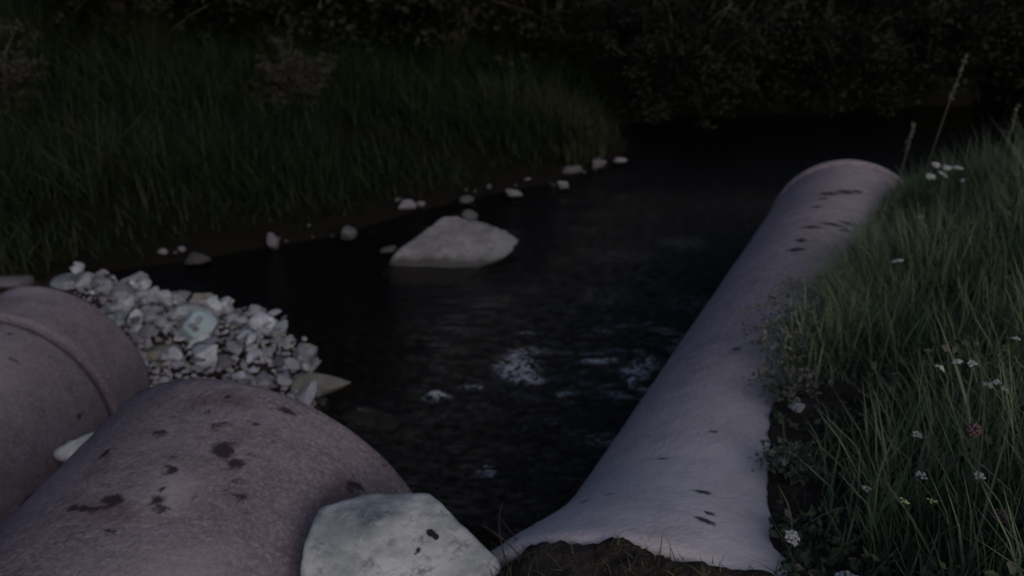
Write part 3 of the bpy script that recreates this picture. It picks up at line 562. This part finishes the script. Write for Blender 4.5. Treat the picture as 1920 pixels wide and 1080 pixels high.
# feathery weeds creeping over the flank of the right pipe
for i, (s0, q0, L, lb) in enumerate([(-2.45, .14, .27, 'feathery pale weed creeping over the middle of the right pipe, upper one'), (-2.62, .13, .28, 'feathery pale weed creeping over the middle of the right pipe, centre one'), (-2.80, .10, .22, 'feathery pale weed creeping over the right pipe just above the bare earth'),
                              (-2.2, .17, .24, 'feathery pale weed beside the grass fringe, highest on the right pipe'), (-3.02, .10, .20, 'leafy weed hanging over the pipe edge at the top of the bare earth'), (-3.42, .16, .14, 'small leafy weed at the pipe edge beside the bare earth')]):
    gg = np.random.default_rng(400 + i); dn = dR[:2] / np.linalg.norm(dR[:2])
    x = PR['E'][0] + s0 * math.cos(R(5)) * dn[0] + q0 * dn[1]; y = PR['E'][1] + s0 * math.cos(R(5)) * dn[1] - q0 * dn[0]; z = gz(x, y) - .01
    root = bpy.data.objects.new('weed', None); COL.objects.link(root); root.location = (x, y, z); tag(root, lb, 'plant')
    parts = []; cen = []
    for k in range(9):
        a = math.pi + .42 + gg.normal(0, .55); l = L * gg.uniform(.5, 1.05); t = np.linspace(0, 1, 9)[:, None]; up = gg.uniform(.25, .6) * l
        P = np.hstack([math.cos(a) * l * t, math.sin(a) * l * t, up * np.sin(t * 2.4) * .9 + .01]); parts.append(tube(P, np.linspace(.0022, .0009, 9), 5)); cen.append(P[2:])
    V, F = join(parts); obj('stems', mesh('stems', V, F, M_STEM), root)
    cen = np.concatenate(cen); n = 760; P = cen[gg.integers(0, len(cen), n)] + gg.normal(0, .014, (n, 3)); V, F = leaves(P, gg.uniform(.008, .022, n), gg, .8)
    obj('leaves', mesh('leaves', V, F, M_PALEWEED, False, dict(tint=np.repeat(gg.random(n), 4))), root)

# twigs and roots hanging over the dark earth at the bottom
TW = [((.06, 1.20, 1.075), (.00, 1.29, 1.13), (-.035, 1.38, 1.09), 'thin dry twig arching over the right tip of the boulder'),
      ((.02, 1.16, 1.07), (-.045, 1.25, 1.155), (-.02, 1.36, 1.14), 'thin dark twig crossing in front of the boulder tip'),
      ((.10, 1.22, 1.09), (.06, 1.31, 1.10), (.035, 1.42, 1.04), 'straight dark twig pointing down along the pipe socket'),
      ((.05, 1.17, 1.08), (.03, 1.22, 1.14), (-.06, 1.28, 1.15), 'short bent twig nearest the bottom edge')]
for a, b, c, lb in TW:
    t = np.linspace(0, 1, 14)[:, None]; P = (1 - t) ** 2 * np.array(a) + 2 * t * (1 - t) * np.array(b) + t * t * np.array(c); V, F = tube(P, np.linspace(.0022, .0008, 14), 5)
    tag(obj('twig', mesh('twig', V, F, M_TWIG)), lb, 'twig')

# ------------------------------------------------------------------ bushes
def bush_meshes(seed, W, H, nleaf, lsize, leafm, droop=.0):
    g = np.random.default_rng(seed); st_ = []; tips = []
    for k in range(9):
        a = g.uniform(0, 6.283); sp = g.uniform(.15, .95) * W / 2; top = np.array([math.cos(a) * sp, math.sin(a) * sp, H * g.uniform(.45, .95)]); t = np.linspace(0, 1, 9)[:, None]
        P = np.hstack([top[0] * t ** 1.4, top[1] * t ** 1.4, top[2] * t]) + g.normal(0, .02, (9, 3)) * t; st_.append(tube(P, np.linspace(.035, .008, 9) * H / 3, 6)); tips.append(P)
        for j in range(5):
            i0 = int(g.integers(2, 8)); dirn = g.normal(size=3) * [1, 1, .5]; dirn /= np.linalg.norm(dirn); L = g.uniform(.25, .6) * W / 2; t2 = np.linspace(0, 1, 6)[:, None]
            B = P[i0] + dirn * L * t2 - np.array([0, 0, 1]) * droop * L * t2 ** 2; st_.append(tube(B, np.linspace(.012, .003, 6) * H / 3, 5)); tips.append(B)
    V, F = join(st_); ms = mesh('stems', V, F, M_BARK)
    # leaf sprays along the branches
    cen = np.concatenate([t_[2:] for t_ in tips]); cen = cen[g.integers(0, len(cen), 330)] + g.normal(0, .16, (330, 3)) * [W / 2, W / 2, H * .4]
    cen[:, 2] = np.clip(cen[:, 2], .05, None); sz = g.uniform(.08, .24, 330) * W / 3; tn = g.random(330)
    idx = g.integers(0, 330, nleaf); off = g.normal(size=(nleaf, 3)); off /= np.linalg.norm(off, axis=1)[:, None]; P = cen[idx] + off * (sz[idx] * g.uniform(.3, 1.05, nleaf))[:, None] * [1.25, 1.25, .6]
    P[:, 2] = np.maximum(P[:, 2], .02)
    V, F = leaves(P, g.uniform(.6, 1.3, nleaf) * lsize, g, .5)
    return ms, mesh('foliage', V, F, leafm, False, dict(tint=np.repeat(np.clip(tn[idx] * .7 + g.random(nleaf) * .4, 0, 1), 4)))
BM = [bush_meshes(1, 3.0, 3.6, 26000, .055, M_LEAF), bush_meshes(2, 2.6, 4.2, 26000, .05, M_LEAF), bush_meshes(3, 3.2, 3.2, 26000, .06, M_LEAF, .5), bush_meshes(4, 1.1, 1.0, 9000, .035, M_LEAF2), bush_meshes(5, 2.4, 1.5, 20000, .05, M_LEAF, .7)]
def bush(k, x, y, rz, sc, lb, name='bush', sink=.1):
    root = bpy.data.objects.new(name, None); COL.objects.link(root); root.location = (x, y, gz(x, y) - sink); root.rotation_euler = (0, 0, rz); root.scale = sc if isinstance(sc, tuple) else (sc, sc, sc)
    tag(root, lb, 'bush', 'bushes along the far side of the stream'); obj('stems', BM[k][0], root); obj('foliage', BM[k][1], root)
for a in [(0, -6.6, 9.0, .3, 1.0, 'dark bush at the far upper left corner of the view'), (1, -4.5, 9.8, 1.2, 1.3, 'dark bush second from the left behind the grass bank'), (2, -2.4, 9.7, 2.1, 1.45, 'broad dark bush behind the middle of the grass bank'),
          (0, -.7, 9.7, 3.3, 1.35, 'faintly green bush above the stream boulder, behind the grass'), (1, .4, 9.8, 4.1, (1, 1, .5), 'green tinged bush where the grass bank ends at the dark bend'), (2, 2.1, 10.0, 5.0, (1, 1, .46), 'leafy bush overhanging the dark bend of the stream'),
          (0, 3.7, 9.9, .9, (1, 1, .40), 'lighter leafy bush behind the far end of the right pipe'), (1, 5.3, 10.2, 2.6, (1, 1, .38), 'dark bush at the upper right behind the tall stalks'), (2, 7.2, 10.6, 3.9, (1.1, 1.1, .5), 'dark bush in the upper right corner'),
          (4, 1.9, 9.0, .5, 1.0, 'drooping low bush at the water in the dark bend, left one'), (4, 3.3, 9.1, 2.5, 1.1, 'drooping low bush at the water in the dark bend, middle one'), (4, 4.9, 9.5, 4.0, 1.1, 'drooping low bush at the water in the dark bend, right one'), (4, 6.6, 9.9, 1.0, 1.2, 'drooping low bush at the water, right of the others'), (4, 8.3, 9.6, 3.0, 1.3, 'low bush at the water in the far upper right corner'),
          (4, 5.9, 9.55, 2.2, 1.1, 'drooping low bush between the rightmost ones at the dark bend'), (4, 7.5, 9.75, .3, 1.2, 'low bush at the water just left of the far right corner one'),
          (3, -4.55, 7.2, .4, 1.0, 'grey brown dry shrub standing in the grass at the upper left'), (3, -2.2, 8.1, 1.9, .8, 'small greyish shrub in the grass left of centre'),
          (1, -8.2, 7.0, 2.2, 1.0, 'tall dark bush beyond the left edge of the grass bank'), (0, -7.6, 4.6, 4.2, 1.0, 'dark bush left of the collared pipe, outside the bank'),
          (2, 6.3, 4.3, 1.3, .9, 'dark bush beyond the right grass bank'), (0, -3.4, 12.2, 2.9, 2.0, 'second row bush on the left, made tall to hide sky from the water'), (0, -1.6, 12.4, 1.1, 2.2, 'added tallest bush in the second row, hiding sky from the water'), (1, .6, 12.4, 5.1, (1.3, 1.3, .5), 'tall dark bush in the second row at the centre'), (0, 4.6, 12.6, .2, (1.5, 1.5, .55), 'tall dark bush in the second row on the right')]:  # second row left: tallest bush added, other heightened, to block reflected sky
    bush(*a)
